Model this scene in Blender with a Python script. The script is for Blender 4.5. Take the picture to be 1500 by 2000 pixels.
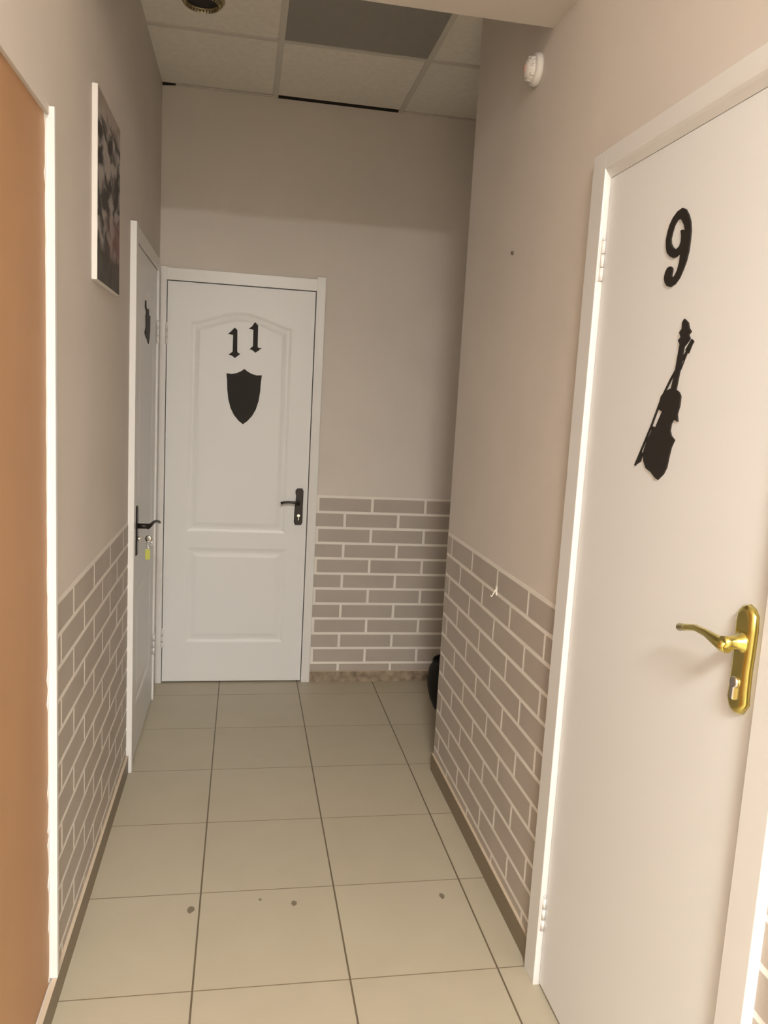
import bpy, bmesh, math, random
from mathutils import Vector, Matrix
from mathutils.geometry import tessellate_polygon
random.seed(4)
scene = bpy.context.scene
for o in list(bpy.data.objects): bpy.data.objects.remove(o, do_unlink=True)

# ---------------------------------------------------------------- camera
def camera():
    W, F = 1500, 1547.25
    yaw, pitch, roll = [math.radians(a) for a in (10.3138, -8.0577, 3.1498)]
    fw = Vector((math.sin(yaw)*math.cos(pitch), math.cos(yaw)*math.cos(pitch), math.sin(pitch)))
    rt = Vector((math.cos(yaw), -math.sin(yaw), 0)); up = rt.cross(fw)
    r2 = math.cos(roll)*rt + math.sin(roll)*up
    u2 = -math.sin(roll)*rt + math.cos(roll)*up
    cd = bpy.data.cameras.new('camera'); cd.sensor_fit = 'HORIZONTAL'; cd.sensor_width = 36.0
    cd.lens = F/W*36.0; cd.clip_start = 0.02; cd.clip_end = 50
    co = bpy.data.objects.new('camera', cd); scene.collection.objects.link(co)
    M = Matrix((r2, u2, -fw)).transposed().to_4x4(); M.translation = Vector((0, 0, 1.4938))
    co.matrix_world = M
    scene.camera = co
camera()

# ---------------------------------------------------------------- light and exposure
LAMP_X, LAMP_Y, CEIL = 0.04, -1.36, 2.876
LAMP_COL = (1.0, 0.972, 0.915)
LAMPS = [(LAMP_X, LAMP_Y, 202.0), (1.10, -4.1, 180.0), (-0.9, -4.9, 75.0)]      # x, y, watts; the last two are fill lamps added for ambient light
EXPOSURE = -0.02
wd = bpy.data.worlds.new('world'); scene.world = wd; wd.use_nodes = True
wd.node_tree.nodes['Background'].inputs[0].default_value = (1.0, 0.85, 0.7, 1)
wd.node_tree.nodes['Background'].inputs[1].default_value = 0.0
lamp_objs = []
for lx, ly, pw in LAMPS:
    ld = bpy.data.lights.new('lamp_light', 'AREA'); ld.shape = 'SQUARE'; ld.size = 0.54
    ld.energy = pw; ld.color = LAMP_COL
    lo = bpy.data.objects.new('lamp_light', ld); scene.collection.objects.link(lo)
    lo.location = (lx, ly, CEIL - 0.014); lamp_objs.append(lo)
vs = scene.view_settings
vs.view_transform = 'Standard'; vs.look = 'None'; vs.gamma = 1.0; vs.exposure = EXPOSURE
vs.use_curve_mapping = False

# ---------------------------------------------------------------- dimensions (metres)
XL, XR, YB, YC = -0.414, 0.806, 4.018, 2.985      # left wall, right wall, end wall, corner of the right wall
Y0 = -2.3                                          # corridor behind the viewer
HX0, HX1, HY = -2.4, 3.0, -6.6                     # unseen hall added behind the viewer for ambient light
XN = 1.95                                          # far side of the recess
TOPZ, ROW, LEN, MORT = 0.9867, 0.08048, 0.28189, 0.0132

# ---------------------------------------------------------------- materials
def mat(name, col, rough=0.6, metal=0.0, var=0.0, vscale=6.0, bump=0.0, bscale=200.0, spec=0.5):
    m = bpy.data.materials.new(name); m.use_nodes = True
    nt = m.node_tree; b = nt.nodes['Principled BSDF']
    b.inputs['Base Color'].default_value = (*col, 1); b.inputs['Roughness'].default_value = rough
    b.inputs['Metallic'].default_value = metal; b.inputs['Specular IOR Level'].default_value = spec
    tc = nt.nodes.new('ShaderNodeTexCoord')
    if var:
        n = nt.nodes.new('ShaderNodeTexNoise'); n.inputs['Scale'].default_value = vscale; n.inputs['Detail'].default_value = 4
        nt.links.new(tc.outputs['Object'], n.inputs['Vector'])
        r = nt.nodes.new('ShaderNodeValToRGB')
        r.color_ramp.elements[0].position = 0.3; r.color_ramp.elements[1].position = 0.7
        r.color_ramp.elements[0].color = (*[c*(1-var) for c in col], 1)
        r.color_ramp.elements[1].color = (*[min(1, c*(1+var)) for c in col], 1)
        nt.links.new(n.outputs['Fac'], r.inputs['Fac']); nt.links.new(r.outputs['Color'], b.inputs['Base Color'])
    if bump:
        n = nt.nodes.new('ShaderNodeTexNoise'); n.inputs['Scale'].default_value = bscale; n.inputs['Detail'].default_value = 3
        nt.links.new(tc.outputs['Object'], n.inputs['Vector'])
        bp = nt.nodes.new('ShaderNodeBump'); bp.inputs['Strength'].default_value = bump; bp.inputs['Distance'].default_value = 0.002
        nt.links.new(n.outputs['Fac'], bp.inputs['Height']); nt.links.new(bp.outputs['Normal'], b.inputs['Normal'])
    return m
M = {
 'hall':   mat('pale_hall_paint', (0.70, 0.69, 0.665), 0.8),
 'wall':   mat('beige_wall_paint', (0.69, 0.63, 0.575), 0.75, var=0.03, vscale=3, bump=0.15, bscale=90),
 'brick':  mat('taupe_brick_paint', (0.45, 0.395, 0.345), 0.6, var=0.05, vscale=5, bump=0.2, bscale=160),
 'mortar': mat('cream_mortar_lines', (0.84, 0.79, 0.73), 0.7, var=0.03),
 'white':  mat('white_satin_paint', (0.80, 0.80, 0.80), 0.38, bump=0.04, bscale=60),
 'casing': mat('white_gloss_trim', (0.77, 0.755, 0.74), 0.32),
 'tilebase': mat('skirting_tile', (0.20, 0.155, 0.10), 0.4, var=0.05, vscale=9),
 'stonebase': mat('mottled_stone_skirting', (0.31, 0.24, 0.17), 0.45, var=0.5, vscale=22),
 'lip':    mat('skirting_top_edge', (0.60, 0.50, 0.38), 0.5),
 'board':  mat('brown_board', (0.475, 0.27, 0.14), 0.55, var=0.04, vscale=4),
 'ctile':  mat('ceiling_tile', (0.86, 0.82, 0.75), 0.9, var=0.04, vscale=40, bump=0.3, bscale=300),
 'cbar':   mat('ceiling_grid_bar', (0.68, 0.64, 0.58), 0.5),
 'cgrey':  mat('grey_ceiling_panel', (0.31, 0.30, 0.27), 0.6, var=0.04, vscale=30),
 'dark':   mat('dark_void_and_shade', (0.03, 0.025, 0.02), 0.9),
 'black':  mat('black_decal_plastic', (0.022, 0.018, 0.015), 0.6, spec=0.25),
 'blackm': mat('black_enamel_metal', (0.022, 0.018, 0.015), 0.35, metal=0.3),
 'brass':  mat('polished_brass', (0.72, 0.60, 0.15), 0.2, metal=1.0),
 'chrome': mat('chrome', (0.80, 0.78, 0.75), 0.15, metal=1.0),
 'hinge':  mat('white_painted_hinge', (0.78, 0.75, 0.73), 0.35),
 'bin':    mat('black_bin_plastic', (0.010, 0.009, 0.008), 0.6, spec=0.25),
 'tag':    mat('yellow_green_key_tag', (0.50, 0.52, 0.10), 0.4),
 'plastic': mat('white_plastic', (0.74, 0.70, 0.66), 0.4),
 'redled': mat('pinkish_plastic', (0.62, 0.40, 0.34), 0.4),
 'olive':  mat('dull_brass_ring', (0.42, 0.35, 0.20), 0.35, metal=0.6),
 'canvas': mat('white_canvas_edge', (0.82, 0.78, 0.75), 0.7),
 'screw':  mat('grey_screw_metal', (0.20, 0.17, 0.14), 0.4, metal=0.7),
}
_b = M['brass'].node_tree.nodes['Principled BSDF']; _b.inputs['Coat Weight'].default_value = 1.0; _b.inputs['Coat Roughness'].default_value = 0.28
def lampmat():
    m = bpy.data.materials.new('lamp_diffuser'); m.use_nodes = True
    b = m.node_tree.nodes['Principled BSDF']
    b.inputs['Emission Color'].default_value = (*LAMP_COL, 1); b.inputs['Emission Strength'].default_value = 3.0
    return m
M['lamp'] = lampmat()

def floormat():
    m = bpy.data.materials.new('beige_floor_tiles'); m.use_nodes = True
    nt = m.node_tree; N = nt.nodes; K = nt.links; b = N['Principled BSDF']
    tc = N.new('ShaderNodeTexCoord'); sp = N.new('ShaderNodeSeparateXYZ'); K.new(tc.outputs['Object'], sp.inputs[0])
    def ma(op, a, c=None):
        n = N.new('ShaderNodeMath'); n.operation = op
        for i, v in enumerate((a, c)):
            if v is None: continue
            if isinstance(v, (int, float)): n.inputs[i].default_value = v
            else: K.new(v, n.inputs[i])
        return n.outputs[0]
    S = 0.39971; dist = []; cells = []
    for ax, off in (('X', -0.08607), ('Y', 3.8399)):
        t = ma('DIVIDE', ma('SUBTRACT', sp.outputs[ax], off), S)
        f = ma('FRACT', t); cells.append(ma('FLOOR', t))
        dist.append(ma('MULTIPLY', ma('MINIMUM', f, ma('SUBTRACT', 1.0, f)), S))
    jx = ma('LESS_THAN', dist[0], 0.0025); jy = ma('LESS_THAN', dist[1], 0.0018)
    # per-tile tone
    cv = N.new('ShaderNodeCombineXYZ'); K.new(cells[0], cv.inputs[0]); K.new(cells[1], cv.inputs[1])
    wn = N.new('ShaderNodeTexWhiteNoise'); wn.noise_dimensions = '2D'; K.new(cv.outputs[0], wn.inputs['Vector'])
    ns = N.new('ShaderNodeTexNoise'); ns.inputs['Scale'].default_value = 7; ns.inputs['Detail'].default_value = 6; K.new(tc.outputs['Object'], ns.inputs['Vector'])
    tone = ma('ADD', ma('MULTIPLY', wn.outputs['Value'], 0.25), ma('MULTIPLY', ns.outputs['Fac'], 0.75))
    r = N.new('ShaderNodeValToRGB'); K.new(tone, r.inputs['Fac'])
    r.color_ramp.elements[0].position = 0.25; r.color_ramp.elements[1].position = 0.75
    r.color_ramp.elements[0].color = (0.445, 0.395, 0.295, 1); r.color_ramp.elements[1].color = (0.485, 0.43, 0.325, 1)
    def mix(fac, a, col):
        n = N.new('ShaderNodeMix'); n.data_type = 'RGBA'; K.new(fac, n.inputs[0]); K.new(a, n.inputs[6]); n.inputs[7].default_value = (*col, 1)
        return n.outputs[2]
    c = mix(jy, r.outputs['Color'], (0.23, 0.18, 0.12)); c = mix(jx, c, (0.15, 0.115, 0.075))
    # chips in the glaze
    nd = N.new('ShaderNodeTexNoise'); nd.inputs['Scale'].default_value = 120; K.new(tc.outputs['Object'], nd.inputs['Vector'])
    tot = None
    for x, y, rx, ry in ((-0.111, 2.165, 0.011, 0.015), (0.089, 2.194, 0.004, 0.006), (0.188, 2.168, 0.008, 0.013), (0.639, 2.161, 0.008, 0.014)):
        dx = ma('DIVIDE', ma('SUBTRACT', sp.outputs['X'], x), rx); dy = ma('DIVIDE', ma('SUBTRACT', sp.outputs['Y'], y), ry)
        q = ma('ADD', ma('ADD', ma('MULTIPLY', dx, dx), ma('MULTIPLY', dy, dy)), ma('MULTIPLY', ma('SUBTRACT', nd.outputs['Fac'], 0.5), 1.6))
        s = ma('LESS_THAN', q, 1.0); tot = s if tot is None else ma('MAXIMUM', tot, s)
    c = mix(tot, c, (0.20, 0.165, 0.11))
    K.new(c, b.inputs['Base Color']); b.inputs['Roughness'].default_value = 0.42; b.inputs['Specular IOR Level'].default_value = 0.35
    bp = N.new('ShaderNodeBump'); bp.inputs['Distance'].default_value = 0.001; bp.inputs['Strength'].default_value = 0.5
    K.new(ma('SUBTRACT', 1.0, ma('MAXIMUM', jx, jy)), bp.inputs['Height']); K.new(bp.outputs['Normal'], b.inputs['Normal'])
    return m
M['floor'] = floormat()

def printmat():
    """printed street scene: object x = across (0..1), object z = up (0..1)"""
    m = bpy.data.materials.new('canvas_print'); m.use_nodes = True
    nt = m.node_tree; N = nt.nodes; K = nt.links; b = N['Principled BSDF']; b.inputs['Roughness'].default_value = 0.6
    tc = N.new('ShaderNodeTexCoord')
    mp = N.new('ShaderNodeMapping'); K.new(tc.outputs['Generated'], mp.inputs[0]); mp.inputs['Scale'].default_value = (1, 2.2, 5.0)
    n = N.new('ShaderNodeTexNoise'); n.inputs['Scale'].default_value = 1.9; n.inputs['Detail'].default_value = 5; n.inputs['Distortion'].default_value = 0.6
    K.new(mp.outputs[0], n.inputs['Vector'])
    r = N.new('ShaderNodeValToRGB'); K.new(n.outputs['Fac'], r.inputs['Fac'])
    r.color_ramp.elements[0].position = 0.42; r.color_ramp.elements[0].color = (0.035, 0.032, 0.03, 1)
    r.color_ramp.elements[1].position = 0.58; r.color_ramp.elements[1].color = (0.42, 0.38, 0.36, 1)
    sp = N.new('ShaderNodeSeparateXYZ'); K.new(tc.outputs['Generated'], sp.inputs[0])
    def band(stops):
        q = N.new('ShaderNodeValToRGB'); e = q.color_ramp.elements
        e[0].position, e[0].color = stops[0][0], (*[stops[0][1]]*3, 1); e[1].position, e[1].color = stops[-1][0], (*[stops[-1][1]]*3, 1)
        for p, v in stops[1:-1]:
            x = e.new(p); x.color = (v, v, v, 1)
        K.new(sp.outputs['Z'], q.inputs['Fac']); return q.outputs['Color']
    def mix(fac, a, col):
        x = N.new('ShaderNodeMix'); x.data_type = 'RGBA'; K.new(fac, x.inputs[0]); K.new(a, x.inputs[6]); x.inputs[7].default_value = (*col, 1); return x.outputs[2]
    c = mix(band([(0.0, 0.93), (0.16, 0.9), (0.24, 0.1), (1, 0.0)]), r.outputs['Color'], (0.045, 0.038, 0.03))
    c = mix(band([(0.0, 0.0), (0.86, 0.0), (0.93, 0.75), (1, 0.8)]), c, (0.40, 0.34, 0.29))
    # pinkish figure
    pk = N.new('ShaderNodeMath'); pk.operation = 'MULTIPLY'
    K.new(band([(0, 0), (0.17, 0.1), (0.24, 0.75), (0.36, 0.7), (0.46, 0.0), (1, 0)]), pk.inputs[0])
    q = N.new('ShaderNodeValToRGB'); e = q.color_ramp.elements; e[0].position = 0.25; e[0].color = (0, 0, 0, 1); e[1].position = 0.9; e[1].color = (1, 1, 1, 1)
    K.new(sp.outputs['Y'], q.inputs['Fac']); K.new(q.outputs['Color'], pk.inputs[1])
    c = mix(pk.outputs[0], c, (0.27, 0.13, 0.125))
    K.new(c, b.inputs['Base Color']); return m
M['print'] = printmat()

# ---------------------------------------------------------------- mesh helpers
class MB:
    """collects shapes into one mesh"""
    def __init__(s): s.bm = bmesh.new(); s.mats = []
    def mi(s, m):
        if m not in s.mats: s.mats.append(m)
        return s.mats.index(m)
    def face(s, vs, m):
        try: f = s.bm.faces.new(vs); f.material_index = s.mi(m); return f
        except ValueError: return None
    def box(s, a, b, m, bev=0.0):
        t = bmesh.new(); bmesh.ops.create_cube(t, size=1)
        for v in t.verts:
            v.co = Vector([(a[i]+b[i])/2 + v.co[i]*abs(b[i]-a[i]) for i in range(3)])
        if bev: bmesh.ops.bevel(t, geom=list(t.edges), offset=bev, segments=2, profile=0.5, affect='EDGES')
        s.merge(t, m)
    def merge(s, t, m, mx=None):
        k = s.mi(m); mp = {}
        for v in t.verts: mp[v] = s.bm.verts.new(mx @ v.co if mx else v.co)
        for f in t.faces:
            g = s.bm.faces.new([mp[v] for v in f.verts]); g.material_index = k; g.smooth = f.smooth
        t.free()
    def prism(s, poly, P, d0, d1, m, holes=(), chamfer=0.0, scale1=None):
        """poly (u,v) outline extruded from depth d0 (back) to d1 (front); P(u,v,d)->world"""
        loops = [poly] + list(holes)
        tess = tessellate_polygon([[Vector((u, v, 0)) for u, v in l] for l in loops])
        flat = [p for l in loops for p in l]
        cu = sum(p[0] for p in poly)/len(poly); cv = sum(p[1] for p in poly)/len(poly)
        def ins(p, c, loop, i):
            if not c: return p
            n = len(loop); a, b_, q = loop[i-1], loop[i], loop[(i+1) % n]
            e1 = Vector((b_[0]-a[0], b_[1]-a[1])).normalized(); e2 = Vector((q[0]-b_[0], q[1]-b_[1])).normalized()
            ar = sum(loop[j-1][0]*loop[j][1]-loop[j][0]*loop[j-1][1] for j in range(n))
            sg = 1 if ar > 0 else -1
            nn = Vector((-(e1.y+e2.y), e1.x+e2.x))*sg
            L = nn.length
            if L < 1e-6: return p
            nn /= L
            return (p[0]+nn.x*c, p[1]+nn.y*c)
        def ring(d, c=0.0):
            out = []
            for l in loops:
                for i, p in enumerate(l):
                    u, v = ins(p, c, l, i); out.append(s.bm.verts.new(P(u, v, d)))
            return out
        rings = [ring(d0)]
        if chamfer:
            rings.append(ring(d1-(chamfer if d1 > d0 else -chamfer))); rings.append(ring(d1, chamfer))
        else: rings.append(ring(d1))
        for t in tess:
            s.face([rings[0][i] for i in t], m); s.face([rings[-1][i] for i in t], m)
        for A, B in zip(rings, rings[1:]):
            o = 0
            for l in loops:
                n = len(l)
                for i in range(n):
                    j = (i+1) % n; s.face([A[o+i], A[o+j], B[o+j], B[o+i]], m)
                o += n
    def tube(s, pts, radii, m, seg=12, flat=None):
        """swept tube; radii number or list; flat=(axis Vector, factor) squashes the section"""
        pts = [Vector(p) for p in pts]; n = len(pts)
        if not isinstance(radii, (list, tuple)): radii = [radii]*n
        rings = []; prev = None
        for i, p in enumerate(pts):
            d = (pts[min(i+1, n-1)]-pts[max(i-1, 0)]).normalized()
            if prev is None:
                a = d.orthogonal().normalized()
            else:
                a = (prev-d*prev.dot(d)).normalized()
            prev = a; b = d.cross(a)
            ring = []
            for k in range(seg):
                t = 2*math.pi*k/seg; o = (a*math.cos(t)+b*math.sin(t))*radii[i]
                if flat: ax, f = flat; o = o + ax*(o.dot(ax)*(f-1))
                ring.append(s.bm.verts.new(p+o))
            rings.append(ring)
        for A, B in zip(rings, rings[1:]):
            for k in range(seg):
                f = s.face([A[k], A[(k+1) % seg], B[(k+1) % seg], B[k]], m)
                if f: f.smooth = True
        s.face(rings[0][::-1], m); s.face(rings[-1], m)
    def lathe(s, prof, mx, m, seg=32, smooth=True):
        """prof: list of (r, z); mx places it"""
        rings = []
        for r, z in prof:
            rings.append([s.bm.verts.new(mx @ Vector((r*math.cos(2*math.pi*k/seg), r*math.sin(2*math.pi*k/seg), z))) for k in range(seg)])
        for A, B in zip(rings, rings[1:]):
            for k in range(seg):
                f = s.face([A[k], A[(k+1) % seg], B[(k+1) % seg], B[k]], m)
                if f: f.smooth = smooth
        s.face(rings[0][::-1], m); s.face(rings[-1], m)
    def build(s, name, parent=None, loc=None):
        bmesh.ops.recalc_face_normals(s.bm, faces=s.bm.faces)
        me = bpy.data.meshes.new(name)
        if loc is not None: bmesh.ops.translate(s.bm, verts=s.bm.verts, vec=-Vector(loc))
        s.bm.to_mesh(me); s.bm.free()
        for m in s.mats: me.materials.append(M[m])
        o = bpy.data.objects.new(name, me); scene.collection.objects.link(o)
        if loc is not None: o.location = loc
        if parent is not None:
            bpy.context.view_layer.update() if False else None
            o.parent = parent
            o.matrix_parent_inverse = Matrix.Translation(-wl(parent))
        return o
def wl(o):
    """world location of an unrotated object"""
    v = Vector(o.location)
    return v
def empty(name, loc):
    o = bpy.data.objects.new(name, None); scene.collection.objects.link(o); o.location = loc
    o.empty_display_size = 0.1; return o
def tag(o, label=None, cat=None, group=None, kind=None):
    if label: o['label'] = label
    if cat: o['category'] = cat
    if group: o['group'] = group
    if kind: o['kind'] = kind
    return o
def S(o, label=None): return tag(o, label, kind='structure')

RIGHTP = lambda u, v, d: Vector((XR-d, u, v))      # on the right wall, d sticks out into the corridor
LEFTP = lambda u, v, d: Vector((XL+d, u, v))
BACKP = lambda u, v, d: Vector((u, YB-d, v))

# ---------------------------------------------------------------- shell
def shell():
    m = MB(); m.box((HX0-0.1, HY-0.1, -0.1), (HX1+0.1, YB+0.1, 0), 'floor'); o = m.build('floor'); S(o, 'beige square floor tiles with thin brown grout')
    # walls are slabs with real openings; the painted brick courses are a thin relief on them
    T = 0.12
    NY0, NY1, NZ0, NZ1 = 0.86, 1.838, 0.066, 2.037    # boarded-up doorway in the left wall
    DY0, DY1, DZ = 3.05, 3.81, 2.03                   # doorway in the left wall
    def bricks(m, P, u0, u1, zb, joint):
        """mortar sheet with brick faces standing a hair proud"""
        m.prism([(u0, zb), (u1, zb), (u1, TOPZ+MORT/2), (u0, TOPZ+MORT/2)], P, 0.0, 0.0006, 'mortar')
        k = 0
        while True:
            zt = TOPZ-k*ROW-MORT/2; zl = TOPZ-(k+1)*ROW+MORT/2
            if zt <= zb+0.004: break
            zl = max(zl, zb)
            off = joint + (LEN/2 if k % 2 else 0)
            j = math.floor((u0-off)/LEN)
            while off+j*LEN < u1:
                a = off+j*LEN+MORT/2; b = off+(j+1)*LEN-MORT/2
                a, b = max(a, u0), min(b, u1)
                if b-a > 0.004:
                    w = lambda: random.uniform(-0.0006, 0.0006)
                    m.prism([(a+w(), zl+w()), (b+w(), zl+w()), (b+w(), zt+w()), (a+w(), zt+w())], P, 0.0004, 0.0014, 'brick')
                j += 1
            k += 1
    # left wall
    m = MB()
    m.box((XL-T, Y0, 0), (XL, NY0, CEIL+0.1), 'wall'); m.box((XL-T, NY0, NZ1), (XL, NY1, CEIL+0.1), 'wall'); m.box((XL-T+0.001, NY0+0.001, NZ0+0.001), (XL-0.05, NY1-0.001, NZ1-0.001), 'wall'); m.box((XL-0.0005, NY0-0.1, NZ1+0.0006), (XL+0.0008, NY1, NZ1+0.028), 'wall'); m.box((XL-T, NY0, 0), (XL, NY1, NZ0), 'wall')
    m.box((XL-T, NY1, 0), (XL, DY0, CEIL+0.1), 'wall'); m.box((XL-T, DY0, DZ), (XL, DY1, CEIL+0.1), 'wall'); m.box((XL-T, DY1, 0), (XL, YB, CEIL+0.1), 'wall')
    bricks(m, LEFTP, NY1, 3.03, 0.07, 2.0637); bricks(m, LEFTP, Y0, NY0, 0.07, 2.0637)
    S(m.build('wall_left'), 'beige left wall with painted brick pattern below')
    # end wall with its doorway
    m = MB()
    m.box((-1.0, YB, 0), (-0.380, YB+T, CEIL+0.1), 'wall'); m.box((-0.380, YB, 2.006), (0.336, YB+T, CEIL+0.1), 'wall'); m.box((0.336, YB, 0), (XN+0.1, YB+T, CEIL+0.1), 'wall')
    bricks(m, BACKP, 0.375, XN, 0.058, 0.6681)
    S(m.build('wall_back'), 'beige end wall with painted brick pattern to the right of the door')
    # right wall
    m = MB(); RY0, RY1, RZ = 1.05, 1.77, 2.022
    m.box((XR, Y0, 0), (XR+T, RY0, CEIL+0.1), 'wall'); m.box((XR, RY0, RZ), (XR+T, RY1, CEIL+0.1), 'wall'); m.box((XR, RY1, 0), (XR+T, YC, CEIL+0.1), 'wall')
    bricks(m, RIGHTP, 1.83, YC, 0.07, 2.6347); bricks(m, RIGHTP, Y0, 0.99, 0.07, 2.6347)
    S(m.build('wall_right'), 'beige right wall with painted brick pattern below')
    m = MB(); m.box((XR+T, YC-T, 0), (XN, YC, CEIL+0.1), 'wall'); S(m.build('wall_recess'))
    m = MB(); m.box((XN, YC-T, 0), (XN+0.1, YB, CEIL+0.1), 'wall'); S(m.build('wall_far_right'))
    m = MB(); H = CEIL+0.1
    m.box((HX0-0.1, HY-0.1, 0), (HX1+0.1, HY, H), 'hall'); S(m.build('wall_behind'))
    m = MB(); m.box((HX0-0.1, HY, 0), (HX0, Y0, H), 'hall'); m.box((HX0-0.1, Y0, 0), (XL-T, Y0+0.12, H), 'hall'); S(m.build('wall_hall_left'))
    m = MB(); m.box((HX1, HY, 0), (HX1+0.1, Y0, H), 'hall'); m.box((XR+T, Y0, 0), (HX1+0.1, Y0+0.12, H), 'hall'); S(m.build('wall_hall_right'))
    m = MB(); m.box((HX0-0.1, HY-0.1, CEIL), (HX1+0.1, Y0, CEIL+0.1), 'ctile'); S(m.build('ceiling_hall'))
    # dropped beam across the corridor
    m = MB(); m.box((XL, 2.02, 2.53), (XR, 2.24, CEIL), 'wall'); S(m.build('trim_1'), 'beige dropped beam crossing the corridor under the ceiling')
    # skirting
    def skirt(name, pts_box, lipbox, mm):
        m = MB(); m.box(*pts_box, mm); m.box(*lipbox, 'lip'); S(m.build(name)); 
    skirt('baseboard_left', ((XL, Y0, 0), (XL+0.0100, 3.028, 0.070)), ((XL-0.001, Y0, 0.070), (XL+0.0100, 3.028, 0.0725)), 'tilebase')
    skirt('baseboard_right', ((XR-0.0100, 1.838, 0), (XR, YC, 0.070)), ((XR-0.0100, 1.838, 0.070), (XR, YC, 0.0725)), 'tilebase')
    skirt('baseboard_near_right', ((XR-0.0100, Y0, 0), (XR, 0.98, 0.070)), ((XR-0.0100, Y0, 0.070), (XR, 0.98, 0.0725)), 'tilebase')
    skirt('baseboard_back', ((0.379, YB-0.010, 0), (XN, YB, 0.056)), ((0.379, YB-0.010, 0.056), (XN, YB, 0.058)), 'stonebase')
    # ceiling: grid bars, tiles lying on them, dark plenum above
    m = MB(); S_ = 0.602; bx0, by0 = 0.1035, 3.407; hb = 0.012
    xs = [bx0+i*S_ for i in range(-2, 5)]; ys = [by0+j*S_ for j in range(-11, 3)]
    for x in xs:
        if XL < x < XN: m.box((x-hb, Y0, CEIL), (x+hb, YB, CEIL+0.012), 'cbar')
    for y in ys:
        if Y0 < y < YB-0.03: m.box((XL, y-hb, CEIL+0.0004), (XN, y+hb, CEIL+0.0116), 'cbar')
    for i, x in enumerate(xs[:-1]):
        for j, y in enumerate(ys[:-1]):
            a0, a1 = max(x, XL), min(x+S_, XN); b0, b1 = max(y, Y0), min(y+S_, YB)
            if a1-a0 < 0.02 or b1-b0 < 0.02: continue
            if abs(x-bx0) < 1e-6 and abs(y-(by0-S_)) < 1e-6: continue      # grey panel
            if abs(x-bx0) < 1e-6 and b1 > YB-0.01: b1 = YB-0.018            # tile cut a little short
            m.box((a0, b0, CEIL+0.006), (a1, b1, CEIL+0.02), 'ctile')
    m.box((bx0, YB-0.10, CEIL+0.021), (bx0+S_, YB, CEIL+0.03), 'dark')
    m.box((bx0+0.01, YB-0.0015, CEIL-0.002), (bx0+S_-0.012, YB+0.001, CEIL+0.03), 'dark')  # dark strip on the wall, painted shade of the gap at the short tile
    m.prism([(XL, CEIL+0.02), (XL, CEIL-0.006), (XL+0.03, CEIL-0.003), (XL+0.10, CEIL+0.003), (XL+0.10, CEIL+0.02)], BACKP, -0.001, 0.0015, 'dark')  # gap shade painted as a dark sliver in the left corner
    # wall angle on the end wall, missing above the short tile
    m.box((XL+0.06, YB-0.012, CEIL-0.001), (bx0, YB, CEIL+0.004), 'cbar'); m.box((bx0+S_, YB-0.010, CEIL-0.001), (XN, YB, CEIL+0.004), 'cbar')
    m.box((-1.0, Y0, CEIL+0.1), (XN+0.1, YB+0.12, CEIL+0.14), 'dark')
    S(m.build('ceiling'), 'suspended ceiling of square tiles in a grid')
    # white edge strip beside the boarded doorway, paint slopped over the board
    m = MB(); SY = NY1-0.010
    m.box((XL-0.012, SY, 0.0735), (XL+0.0115, SY+0.016, 2.054), 'casing', 0.001)
    rnd = random.Random(8); pts = []; z = 0.0735
    while z < NZ1:
        pts.append(z); z += rnd.uniform(0.012, 0.04)
    pts.append(NZ1-0.001)
    wv = [0.003+0.005*abs(math.sin(i*0.83))*rnd.random()+(0.010 if rnd.random() < 0.12 else 0) for i in range(len(pts))]
    poly = [(SY-w, z) for w, z in zip(wv, pts)] + [(SY+0.001, NZ1-0.001), (SY+0.001, 0.0735)]
    m.prism(poly, LEFTP, -0.0066, -0.0050, 'casing')
    S(m.build('trim_2'), 'bright white upright strip with ragged painted edge beside the brown door')
    m = MB(); m.box((XL-0.040, NY0+0.002, NZ0), (XL-0.0065, NY1-0.002, NZ1-0.0004), 'board')
    S(m.build('door_4'), 'plain brown door leaf closing the frameless doorway at the left edge')
shell()

# ---------------------------------------------------------------- doors
def offset(poly, d):
    n = len(poly); out = []
    ar = sum(poly[i-1][0]*poly[i][1]-poly[i][0]*poly[i-1][1] for i in range(n)); sg = 1 if ar > 0 else -1
    for i in range(n):
        a, b, c = Vector(poly[i-1]), Vector(poly[i]), Vector(poly[(i+1) % n])
        e1 = (b-a).normalized(); e2 = (c-b).normalized()
        n1 = Vector((-e1.y, e1.x))*sg; n2 = Vector((-e2.y, e2.x))*sg
        nn = (n1+n2); k = d/max(0.3, (1+n1.dot(n2)))
        out.append((b.x+nn.x*k, b.y+nn.y*k))
    return out
def moulded_leaf(P, u0, u1, z0, z1, front, th, panels):
    """moulded door skin: flat face with sunk grooves around raised panels; P(u,v,d) with d toward the viewer"""
    m = MB(); outer = [(u0, z0), (u1, z0), (u1, z1), (u0, z1)]
    loops = [outer]+panels
    tess = tessellate_polygon([[Vector((u, v, 0)) for u, v in l] for l in loops])
    vs = [m.bm.verts.new(P(u, v, front)) for l in loops for u, v in l]
    for t in tess: m.face([vs[i] for i in t], 'white')
    bk = [m.bm.verts.new(P(u, v, front-th)) for u, v in outer]
    for i in range(4): m.face([vs[i], vs[(i+1) % 4], bk[(i+1) % 4], bk[i]], 'white')
    m.face(bk, 'white')
    o = 4
    for p in panels:
        prev = vs[o:o+len(p)]; o += len(p); n = len(p)
        for d, dep in ((0.007, 0.0014), (0.014, 0.0033), (0.024, 0.0038), (0.033, 0.0028), (0.044, 0.0008), (0.049, 0.0003)):
            q = [m.bm.verts.new(P(u, v, front-dep)) for u, v in offset(p, d)]
            for i in range(n): m.face([prev[i], prev[(i+1) % n], q[(i+1) % n], q[i]], 'white')
            prev = q
        m.face(prev, 'white')
    return m
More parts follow.
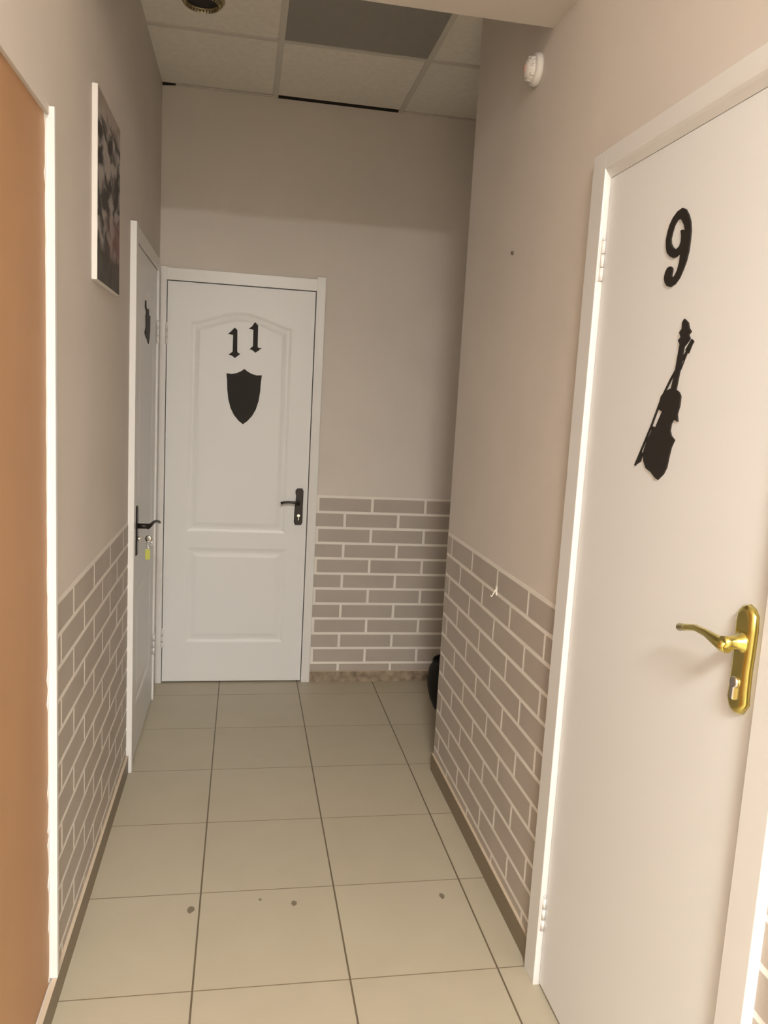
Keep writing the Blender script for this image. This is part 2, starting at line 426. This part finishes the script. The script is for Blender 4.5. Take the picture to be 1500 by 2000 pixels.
def arch_panel(u0, u1, z0, z1, rise):
    pts = [(u0, z0), (u1, z0), (u1, z1)]
    n = 14; c = (u0+u1)/2; w = (u1-u0)/2
    for i in range(1, n):
        t = 1-2*i/n
        pts.append((c+w*t*0.999, z1+rise*(math.cos(t*math.pi)*0.5+0.5)**0.8))
    pts.append((u0, z1)); return pts
def hinge(parent, P, u, z, d, r=0.006):
    m = MB(); h = 0.10
    m.prism([(u-0.012, z-h/2), (u+0.012, z-h/2), (u+0.012, z+h/2), (u-0.012, z+h/2)], P, d-0.014, d-0.0075, 'hinge')
    for k in range(3):
        a = z-h/2+k*h/3+0.001; b = a+h/3-0.002
        m.tube([P(u, a, d+0.003), P(u, b, d+0.003)], r, 'hinge', 10)
    m.tube([P(u, z+h/2, d+0.003), P(u, z+h/2+0.006, d+0.003)], r*0.6, 'hinge', 8)
    return m.build('hinge', parent)

# door 11 in the end wall
d = empty('door_1', (-0.02, YB, 0)); S(d, 'white panelled door numbered 11 at the end of the corridor')
m = MB(); CF = 0.012
m.box((-0.409, YB-CF, 0), (-0.379, YB+0.06, 2.064), 'casing', 0.0015)
m.box((0.334, YB-CF-0.002, 0), (0.378, YB+0.06, 2.072), 'casing', 0.0015)
m.box((-0.380, YB-CF+0.001, 2.003), (0.336, YB+0.06, 2.060), 'casing', 0.0015)
m.build('frame', d)
m = moulded_leaf(BACKP, -0.3755, 0.3300, 0.008, 1.999, 0.004, 0.038,
    [arch_panel(-0.268, 0.222, 0.790, 1.815, 0.062), [(-0.264, 0.215), (0.232, 0.215), (0.232, 0.708), (-0.264, 0.708)]])
leaf = m.build('leaf', d)
for z in (1.75, 0.235): hinge(d, BACKP, -0.3775, z, 0.012, 0.005)
PLATE11 = [(0.2769, 1.0241), (0.3018, 1.025), (0.3086, 1.0126), (0.3085, 0.9874), (0.3079, 0.941), (0.3087, 0.8521), (0.303, 0.8371), (0.2717, 0.8363), (0.2653, 0.851), (0.2665, 0.9187), (0.2702, 0.9567), (0.2722, 0.9862), (0.2678, 1.0029), (0.269, 1.0144)]
m = MB(); m.prism(PLATE11, BACKP, 0.004, 0.013, 'blackm', chamfer=0.003)
h = m.build('handle', d); tag(h, 'black lever handle on a long black plate')
m = MB(); m.tube([BACKP(0.288, 0.950, 0.010), BACKP(0.287, 0.952, 0.048)], 0.010, 'blackm', 14)
m.tube([BACKP(0.290, 0.951, 0.050), BACKP(0.262, 0.957, 0.052), BACKP(0.234, 0.959, 0.052), BACKP(0.211, 0.957, 0.051), BACKP(0.194, 0.951, 0.050)], [0.009, 0.007, 0.006, 0.0065, 0.007], 'blackm', 12)
m.build('lever', h)
m = MB(); m.lathe([(0.0085, 0), (0.0085, 0.005), (0.007, 0.006)], Matrix.Translation(BACKP(0.2875, 0.886, 0.012)) @ Matrix.Rotation(math.pi/2, 4, 'X'), 'chrome', 20)
m.box((0.2845, YB-0.022, 0.862), (0.2905, YB-0.012, 0.882), 'chrome', 0.002)
tag(m.build('lock_cylinder', h), 'chrome lock cylinder')

# door 10 in the left wall
FD, LD = 0.022, 0.014      # casing face and leaf stand this far out of the wall
d = empty('door_2', (XL, 3.43, 0)); S(d, 'white panelled door seen edge on in the left wall beside the end door')
m = MB()
m.box((XL-0.06, 3.030, 0), (XL+FD, 3.078, 2.072), 'casing', 0.0015)
m.box((XL-0.06, 3.782, 0), (XL+FD, 3.826, 2.066), 'casing', 0.0015)
m.box((XL-0.06, 3.076, 2.012), (XL+FD-0.001, 3.784, 2.064), 'casing', 0.0015)
m.build('frame', d)
m = moulded_leaf(LEFTP, 3.080, 3.780, 0.008, 2.008, LD, 0.038,
    [arch_panel(3.19, 3.67, 0.790, 1.815, 0.062), [(3.19, 0.215), (3.67, 0.215), (3.67, 0.708), (3.19, 0.708)]])
m.build('leaf', d)
for z in (1.74, 0.28): hinge(d, LEFTP, 3.779, z, LD+0.004, 0.006)
m = MB(); uc = 3.135
m.prism([(uc-0.018, 0.846), (uc+0.018, 0.846), (uc+0.022, 0.862), (uc+0.020, 0.97), (uc+0.022, 1.020), (uc+0.014, 1.037), (uc-0.014, 1.037), (uc-0.022, 1.020), (uc-0.020, 0.97), (uc-0.022, 0.862)], LEFTP, LD, LD+0.009, 'blackm', chamfer=0.003)
h = m.build('handle', d); tag(h, 'black lever handle on a long black plate')
m = MB(); m.tube([LEFTP(uc, 0.960, LD+0.006), LEFTP(uc, 0.960, LD+0.052)], 0.0105, 'blackm', 14)
m.tube([LEFTP(uc-0.004, 0.957, LD+0.046), LEFTP(uc+0.02, 0.961, LD+0.054), LEFTP(uc+0.05, 0.968, LD+0.062), LEFTP(uc+0.08, 0.968, LD+0.068), LEFTP(uc+0.11, 0.962, LD+0.074), LEFTP(uc+0.125, 0.955, LD+0.078)], [0.009, 0.0075, 0.006, 0.006, 0.006, 0.005], 'blackm', 12)
m.build('lever', h)
m = MB(); m.lathe([(0.0085, 0), (0.0085, 0.008), (0.007, 0.009)], Matrix.Translation(LEFTP(uc, 0.911, LD+0.007)) @ Matrix.Rotation(math.pi/2, 4, 'Y'), 'chrome', 20)
tag(m.build('lock_cylinder', h), 'chrome lock cylinder')

# door 9 in the right wall
FR, LR = 0.020, 0.005
d = empty('door_3', (XR, 1.41, 0)); S(d, 'plain white door numbered 9 in the right wall')
m = MB()
m.box((XR-FR, 1.770, 0), (XR+0.08, 1.838, 2.078), 'casing', 0.002)
m.box((XR-FR, 0.985, 0), (XR+0.08, 1.050, 2.078), 'casing', 0.002)
m.box((XR-FR, 1.048, 2.040), (XR+0.08, 1.772, 2.078), 'casing', 0.0015)
prof = [(FR, 2.042), (FR-0.0005, 2.037), (FR-0.004, 2.031), (0.012, 2.026), (LR+0.0015, 2.019), (LR+0.0005, 2.0175), (-0.08, 2.0175), (-0.08, 2.042)]
m.prism(prof, lambda u, v, dd: Vector((XR-u, dd, v)), 1.049, 1.771, 'casing')
m.build('frame', d)
m = MB(); m.box((XR-LR, 1.053, 0.010), (XR+0.033, 1.767, 2.0165), 'white', 0.001); m.build('leaf', d)
for z in (1.835, 0.205):
    m = MB()
    m.box((XR-FR+0.002, 1.7675, z-0.045), (XR-LR-0.001, 1.7700, z+0.045), 'hinge', 0.0006)
    for k in range(3):
        a = z-0.045+k*0.03+0.0008
        m.tube([(XR-LR-0.005, 1.7655, a), (XR-LR-0.005, 1.7655, a+0.0284)], 0.0048, 'hinge', 12)
    m.tube([(XR-LR-0.005, 1.7655, z+0.045), (XR-LR-0.005, 1.7655, z+0.051)], 0.003, 'hinge', 8)
    m.build('hinge', d)
PLATE9 = [(1.103, 1.2046), (1.0897, 1.2004), (1.0800, 1.190), (1.0775, 1.1655), (1.0790, 1.1196), (1.0800, 1.1011), (1.0792, 1.0647), (1.0775, 1.0455), (1.0886, 1.0271), (1.1035, 1.022), (1.1184, 1.0271), (1.1275, 1.0455), (1.1262, 1.0728), (1.1255, 1.1022), (1.1264, 1.1426), (1.1280, 1.1720), (1.1255, 1.190), (1.1163, 1.2004)]
def domed(m, poly, P, base, steps, mt):
    prev = None; n = len(poly)
    for dd, ins in steps:
        q = [m.bm.verts.new(P(u, v, base+dd)) for u, v in offset(poly, ins)]
        if prev:
            for i in range(n):
                f_ = m.face([prev[i], prev[(i+1) % n], q[(i+1) % n], q[i]], mt); f_.smooth = True
        else: m.face(q[::-1], mt)
        prev = q
    m.face(prev, mt)
m = MB(); domed(m, PLATE9, RIGHTP, LR, [(0, 0), (0.004, 0.0004), (0.0075, 0.0018), (0.0100, 0.0042), (0.0115, 0.0075), (0.0122, 0.0105)], 'brass')
h = m.build('handle', d); tag(h, 'polished brass lever handle on a long brass plate')
m = MB(); m.lathe([(0.017, 0), (0.017, 0.004), (0.0115, 0.008), (0.0100, 0.026), (0.0100, 0.036)], Matrix.Translation(RIGHTP(1.100, 1.143, LR+0.010)) @ Matrix.Rotation(-math.pi/2, 4, 'Y'), 'brass', 24)
m.tube([RIGHTP(1.094, 1.137, 0.043), RIGHTP(1.104, 1.137, 0.045), RIGHTP(1.122, 1.1395, 0.046), RIGHTP(1.150, 1.1425, 0.046), RIGHTP(1.183, 1.1420, 0.046), RIGHTP(1.210, 1.1350, 0.045), RIGHTP(1.232, 1.1290, 0.045)], [0.0100, 0.0108, 0.0095, 0.0068, 0.0058, 0.0060, 0.0072], 'brass', 16, flat=(Vector((1, 0, 0)), 1.1))
m.build('lever', h)
m = MB(); m.lathe([(0.0100, 0), (0.0100, 0.003), (0.008, 0.006)], Matrix.Translation(RIGHTP(1.103, 1.076, LR+0.0115)) @ Matrix.Rotation(-math.pi/2, 4, 'Y'), 'chrome', 24)
m.prism([(1.0985, 1.048), (1.1075, 1.048), (1.1075, 1.070), (1.0985, 1.070)], RIGHTP, LR+0.0115, LR+0.018, 'chrome', chamfer=0.0018)
tag(m.build('lock_cylinder', h), 'shiny chrome lock cylinder')

# ---------------------------------------------------------------- numbers and cut-out silhouettes on the doors
NINE = [(1.4371, 1.8805), (1.4244, 1.8752), (1.4123, 1.8626), (1.4039, 1.8489), (1.399, 1.8319), (1.3988, 1.8139), (1.4, 1.7961), (1.4052, 1.7788), (1.4131, 1.7647), (1.4231, 1.7508), (1.4372, 1.7412), (1.453, 1.738), (1.4661, 1.7413), (1.4762, 1.7495), (1.4802, 1.7585), (1.478, 1.7689), (1.4711, 1.7764), (1.4609, 1.7775), (1.4519, 1.7735), (1.4506, 1.7671), (1.4533, 1.7601), (1.449, 1.7543), (1.4423, 1.7565), (1.4341, 1.7657), (1.429, 1.7804), (1.4285, 1.7927), (1.4322, 1.7963), (1.4434, 1.792), (1.4535, 1.792), (1.467, 1.7973), (1.4792, 1.8062), (1.4845, 1.8166), (1.4871, 1.8298), (1.4847, 1.8441), (1.4791, 1.8577), (1.469, 1.8693), (1.4544, 1.8776)]
NINEH = [(1.4425, 1.8628), (1.4332, 1.8558), (1.4256, 1.8472), (1.4209, 1.8382), (1.4224, 1.8359), (1.429, 1.8397), (1.4358, 1.839), (1.432, 1.8301), (1.4307, 1.8186), (1.435, 1.8102), (1.4462, 1.8064), (1.4575, 1.812), (1.4665, 1.8208), (1.4693, 1.8297), (1.4663, 1.8407), (1.4615, 1.8522), (1.4531, 1.8608)]
ONEA = [(-0.0569, 1.8016), (-0.0439, 1.7902), (-0.0417, 1.6872), (-0.0374, 1.6816), (-0.0268, 1.6763), (-0.0355, 1.6698), (-0.0529, 1.6554), (-0.065, 1.665), (-0.0724, 1.6675), (-0.0843, 1.6697), (-0.0641, 1.6858), (-0.0639, 1.7653), (-0.0736, 1.767), (-0.0884, 1.769), (-0.0755, 1.7807)]
ONEB = [(0.0396, 1.8341), (0.0549, 1.819), (0.0561, 1.7172), (0.0614, 1.7101), (0.0762, 1.7125), (0.0602, 1.6982), (0.0457, 1.6874), (0.0304, 1.6992), (0.0169, 1.7028), (0.0328, 1.7186), (0.0327, 1.7969), (0.0199, 1.7989), (0.0089, 1.8002), (0.024, 1.811)]
VIOLIN = [(1.3899, 1.6727), (1.3758, 1.6648), (1.3706, 1.6545), (1.3621, 1.6472), (1.3698, 1.6423), (1.3637, 1.6349), (1.3716, 1.6279), (1.3812, 1.621), (1.3827, 1.6126), (1.3872, 1.579), (1.3938, 1.5423), (1.3823, 1.538), (1.3746, 1.5304), (1.3749, 1.5125), (1.3805, 1.4969), (1.3755, 1.483), (1.3917, 1.4871), (1.3977, 1.4791), (1.3996, 1.465), (1.3937, 1.4557), (1.38, 1.4486), (1.3894, 1.4341), (1.3941, 1.4162), (1.3983, 1.3947), (1.4076, 1.3813), (1.426, 1.3682), (1.4372, 1.371), (1.4554, 1.3801), (1.4771, 1.3864), (1.4904, 1.4011), (1.4927, 1.4196), (1.483, 1.4426), (1.4698, 1.4598), (1.4684, 1.4709), (1.4533, 1.4679), (1.4407, 1.4846), (1.4362, 1.5008), (1.4462, 1.5032), (1.4506, 1.513), (1.4461, 1.5291), (1.4342, 1.5389), (1.4116, 1.545), (1.4030, 1.5793), (1.3985, 1.6133), (1.3968, 1.6269), (1.404, 1.6341), (1.3961, 1.6395), (1.4028, 1.649), (1.3949, 1.6546), (1.396, 1.6665)]
BOWA = [(1.5239, 1.3877), (1.4709, 1.4744), (1.4448, 1.5250), (1.4147, 1.5650), (1.3773, 1.6050), (1.352, 1.6301)]
BOWB = [(1.5067, 1.3997), (1.4554, 1.4696), (1.425, 1.5187), (1.4011, 1.5587), (1.3847, 1.5823), (1.3663, 1.6168)]
DECAL = [(3.3689, 1.8337), (3.3464, 1.8074), (3.3939, 1.7911), (3.37, 1.7738), (3.3797, 1.7294), (3.344, 1.7056), (3.3835, 1.6917), (3.4313, 1.6841), (3.4704, 1.6694), (3.4949, 1.6944), (3.5129, 1.7303), (3.5121, 1.7868), (3.4659, 1.7841), (3.463, 1.8101), (3.4109, 1.8019), (3.3765, 1.8099)]
m = MB(); m.prism(NINE, RIGHTP, LR, LR+0.003, 'black', holes=[NINEH]); tag(m.build('door_number', loc=(XR-LR, 1.44, 1.74)), 'large black number 9 on the plain white right door', 'door number')
def strip(m, pts, w, P, d0, d1):
    L, R = [], []
    for i, p in enumerate(pts):
        a, b = Vector(pts[max(i-1, 0)]), Vector(pts[min(i+1, len(pts)-1)]); t = (b-a).normalized(); n = Vector((-t.y, t.x))*w/2
        L.append((p[0]+n.x, p[1]+n.y)); R.append((p[0]-n.x, p[1]-n.y))
    m.prism(L+R[::-1], P, d0, d1, 'black')
v = empty('violin_silhouette', (XR-LR, 1.43, 1.37)); tag(v, 'black violin and bow cut-out below the number 9', 'door sign')
m = MB(); m.prism(VIOLIN, RIGHTP, LR, LR+0.003, 'black'); m.build('violin', v)
m = MB(); strip(m, BOWA, 0.0042, RIGHTP, LR, LR+0.0025); strip(m, BOWB, 0.0022, RIGHTP, LR, LR+0.0020)
m.prism([(1.5239, 1.3877), (1.5030, 1.397), (1.4960, 1.412), (1.5060, 1.420)], RIGHTP, LR, LR+0.0022, 'black')
m.prism([(1.352, 1.6301), (1.3590, 1.6340), (1.3760, 1.6150), (1.3640, 1.6080)], RIGHTP, LR, LR+0.0022, 'black'); m.build('bow', v)
m = MB(); m.prism(ONEA, BACKP, 0.003, 0.0065, 'black'); tag(m.build('door_number', loc=(-0.058, YB-0.004, 1.66)), 'left, lower digit 1 of the black 11 on the end door', 'door number', 'digits on the end door')
m = MB(); m.prism(ONEB, BACKP, 0.003, 0.0065, 'black'); tag(m.build('door_number', loc=(0.042, YB-0.004, 1.69)), 'right, higher digit 1 of the black 11 on the end door', 'door number', 'digits on the end door')
# plain plaque under the number 11
HALF = [(0.0, 1.335), (0.022, 1.352), (0.044, 1.378), (0.062, 1.412), (0.074, 1.455), (0.080, 1.500), (0.082, 1.545), (0.086, 1.580), (0.060, 1.578), (0.036, 1.584), (0.016, 1.594), (0.0, 1.606)]
PLQ = [(-0.005+u, z) for u, z in HALF] + [(-0.005-u, z) for u, z in HALF[-2:0:-1]]
m = MB(); m.prism(PLQ, BACKP, 0.003, 0.0065, 'black'); tag(m.build('door_plaque', loc=(-0.01, YB-0.004, 1.35)), 'plain black shield-shaped plaque below the 11 on the end door', 'door sign')
m = MB(); m.prism([(u-0.0, z) for u, z in DECAL], LEFTP, LD-0.003, LD+0.003, 'black'); tag(m.build('door_silhouette', loc=(XL+LD, 3.43, 1.68)), 'black cut-out seen edge on, on the narrow left door', 'door sign')

# ---------------------------------------------------------------- picture on the left wall
p = empty('canvas_picture', (XL, 2.49, 1.77)); tag(p, 'frameless canvas print of a grey street scene on the left wall', 'picture')
m = MB(); m.box((XL, 2.300, 1.772), (XL+0.0145, 2.680, 2.268), 'canvas', 0.001); m.build('canvas', p)
m = MB(); m.box((XL+0.0142, 2.302, 1.774), (XL+0.0150, 2.679, 2.266), 'print'); tag(m.build('print', p), 'grey print with a pinkish patch low down')

# ---------------------------------------------------------------- small fittings
g = empty('fire_detector', (XR, 2.335, 2.457)); tag(g, 'small round white detector high on the right wall', 'detector')
mx = Matrix.Translation((XR, 2.335, 2.457)) @ Matrix.Rotation(-math.pi/2, 4, 'Y')
m = MB(); m.lathe([(0.043, 0), (0.045, 0.004), (0.043, 0.016), (0.036, 0.020)], mx, 'plastic', 36); m.build('base', g)
m = MB(); m.lathe([(0.034, 0.018), (0.033, 0.026), (0.027, 0.034), (0.018, 0.040), (0.006, 0.042)], mx, 'plastic', 32)
for k in range(8):
    t = 2*math.pi*k/8; q = mx @ Vector((0.034*math.cos(t), 0.034*math.sin(t), 0.0)); w = mx @ Vector((0.030*math.cos(t), 0.030*math.sin(t), 0.033))
    m.tube([q+Vector((-0.018, 0, 0)), w], 0.003, 'plastic', 6)
m.build('dome', g)
m = MB(); m.lathe([(0.013, 0.036), (0.012, 0.041), (0.007, 0.045)], mx, 'redled', 16); tag(m.build('sensor', g), 'pinkish sensor tip')

m = MB(); m.lathe([(0.006, 0), (0.006, 0.003), (0.003, 0.006)], Matrix.Translation((XR, 2.443, 1.965)) @ Matrix.Rotation(-math.pi/2, 4, 'Y'), 'screw', 12)
tag(m.build('screw', loc=(XR, 2.443, 1.965)), 'small dark screw head alone in the right wall', 'screw')
m = MB(); m.prism([(2.346, 0.900), (2.360, 0.900), (2.360, 0.928), (2.346, 0.928)], RIGHTP, 0.001, 0.004, 'mortar', chamfer=0.001)
m.tube([RIGHTP(2.353, 0.918, 0.003), RIGHTP(2.353, 0.905, 0.010), RIGHTP(2.353, 0.894, 0.016), RIGHTP(2.353, 0.898, 0.020)], 0.0018, 'mortar', 8)
tag(m.build('wall_hook', loc=(XR, 2.353, 0.90)), 'tiny pale hook on the painted brick of the right wall', 'hook')

# key with tag in the lock of the left door
k = empty('key_bunch', LEFTP(uc, 0.885, LD+0.035)); tag(k, 'key with yellow-green tag hanging in the left door lock', 'keys')
m = MB(); m.box(tuple(LEFTP(uc-0.001, 0.908, LD+0.012)), tuple(LEFTP(uc+0.001, 0.915, LD+0.040)), 'chrome')
c = LEFTP(uc, 0.911, LD+0.050); m.lathe([(0.0135, -0.001), (0.0135, 0.001), (0.004, 0.001)], Matrix.Translation(c) @ Matrix.Rotation(math.pi/2, 4, 'X'), 'chrome', 20)
m.build('key', k)
m = MB(); c = LEFTP(uc-0.002, 0.891, LD+0.053)
pts = [c+Vector((0.011*math.cos(t), 0.002*math.sin(2*t), 0.011*math.sin(t))) for t in [2*math.pi*i/20 for i in range(21)]]
m.tube(pts, 0.0016, 'chrome', 6); m.build('key_ring', k)
m = MB(); c = LEFTP(uc-0.003, 0.848, LD+0.047)
m.box(tuple(c+Vector((-0.009, -0.0015, -0.019))), tuple(c+Vector((0.009, 0.0015, 0.022))), 'tag', 0.001)
m.tube([c+Vector((0.002, 0, 0.021)), c+Vector((0.003, 0, 0.033))], 0.003, 'plastic', 8)
tag(m.build('key_tag', k), 'yellow-green plastic tag')

# black bin in the recess
b = empty('waste_bin', (1.063, 3.63, 0)); tag(b, 'round black waste bin partly hidden behind the right wall corner', 'bin')
m = MB(); m.lathe([(0.085, 0), (0.100, 0.004), (0.120, 0.05), (0.135, 0.11), (0.138, 0.15), (0.130, 0.20), (0.112, 0.235), (0.105, 0.238), (0.100, 0.225), (0.085, 0.02)], Matrix.Translation((1.063, 3.63, 0)), 'bin', 40); m.build('body', b)
m = MB(); m.lathe([(0.113, 0.232), (0.118, 0.238), (0.115, 0.244), (0.105, 0.244), (0.103, 0.236)], Matrix.Translation((1.063, 3.63, 0)), 'bin', 40); m.build('rim', b)

# grey panel in the ceiling grid
m = MB(); m.box((0.1155, 2.817, CEIL+0.003), (0.6935, 3.395, CEIL+0.016), 'cgrey', 0.001)
tag(m.build('ceiling_panel', loc=(0.40, 3.11, CEIL)), 'dark grey square panel set among the pale ceiling tiles', 'ceiling panel')

# recessed round fitting with ribbed ring
f = empty('ceiling_spotlight', (-0.19, 3.150, CEIL)); tag(f, 'round dull brass ceiling fitting with a ribbed ring', 'ceiling light')
mx = Matrix.Translation((-0.19, 3.150, CEIL+0.006)) @ Matrix.Rotation(math.pi, 4, 'X')
m = MB(); m.lathe([(0.079, 0.0), (0.080, 0.004), (0.076, 0.010), (0.062, 0.013), (0.060, 0.008), (0.058, -0.01)], mx, 'olive', 48); m.build('rim', f)
m = MB()
for i in range(36):
    t = 2*math.pi*i/36; ca, sa = math.cos(t), math.sin(t)
    a = mx @ Vector((0.070*ca, 0.070*sa, 0.0125)); c = mx @ Vector((0.058*ca, 0.058*sa, 0.024))
    m.tube([a, (a+c)/2+Vector((0, 0, -0.003)), c], 0.0032, 'olive', 6)
m.build('ribbed_ring', f)
m = MB(); m.lathe([(0.056, 0.004), (0.055, 0.010), (0.030, 0.012), (0.004, 0.012)], mx, 'dark', 32); tag(m.build('lens', f), 'dark unlit centre')

# the lit ceiling lamp behind the viewer, plus two hall panels added as fill
LBL = ['square lit panel lamp in the corridor ceiling just behind the viewer', 'square panel added as fill light in the hall ceiling nearest the corridor', 'square panel added as fill light at the far left of the hall ceiling']
for (lx, ly, pw), lo, lab in zip(LAMPS, lamp_objs, LBL):
    f = empty('ceiling_light', (lx, ly, CEIL)); tag(f, lab, 'ceiling light', 'panel lamps behind the viewer')
    m = MB(); m.box((lx-0.29, ly-0.29, CEIL-0.008), (lx+0.29, ly+0.29, CEIL), 'plastic', 0.001); m.build('frame', f)
    m = MB(); m.box((lx-0.27, ly-0.27, CEIL-0.011), (lx+0.27, ly+0.27, CEIL-0.008), 'lamp'); m.build('diffuser', f)
    lo.parent = f; lo.matrix_parent_inverse = Matrix.Translation(-wl(f))
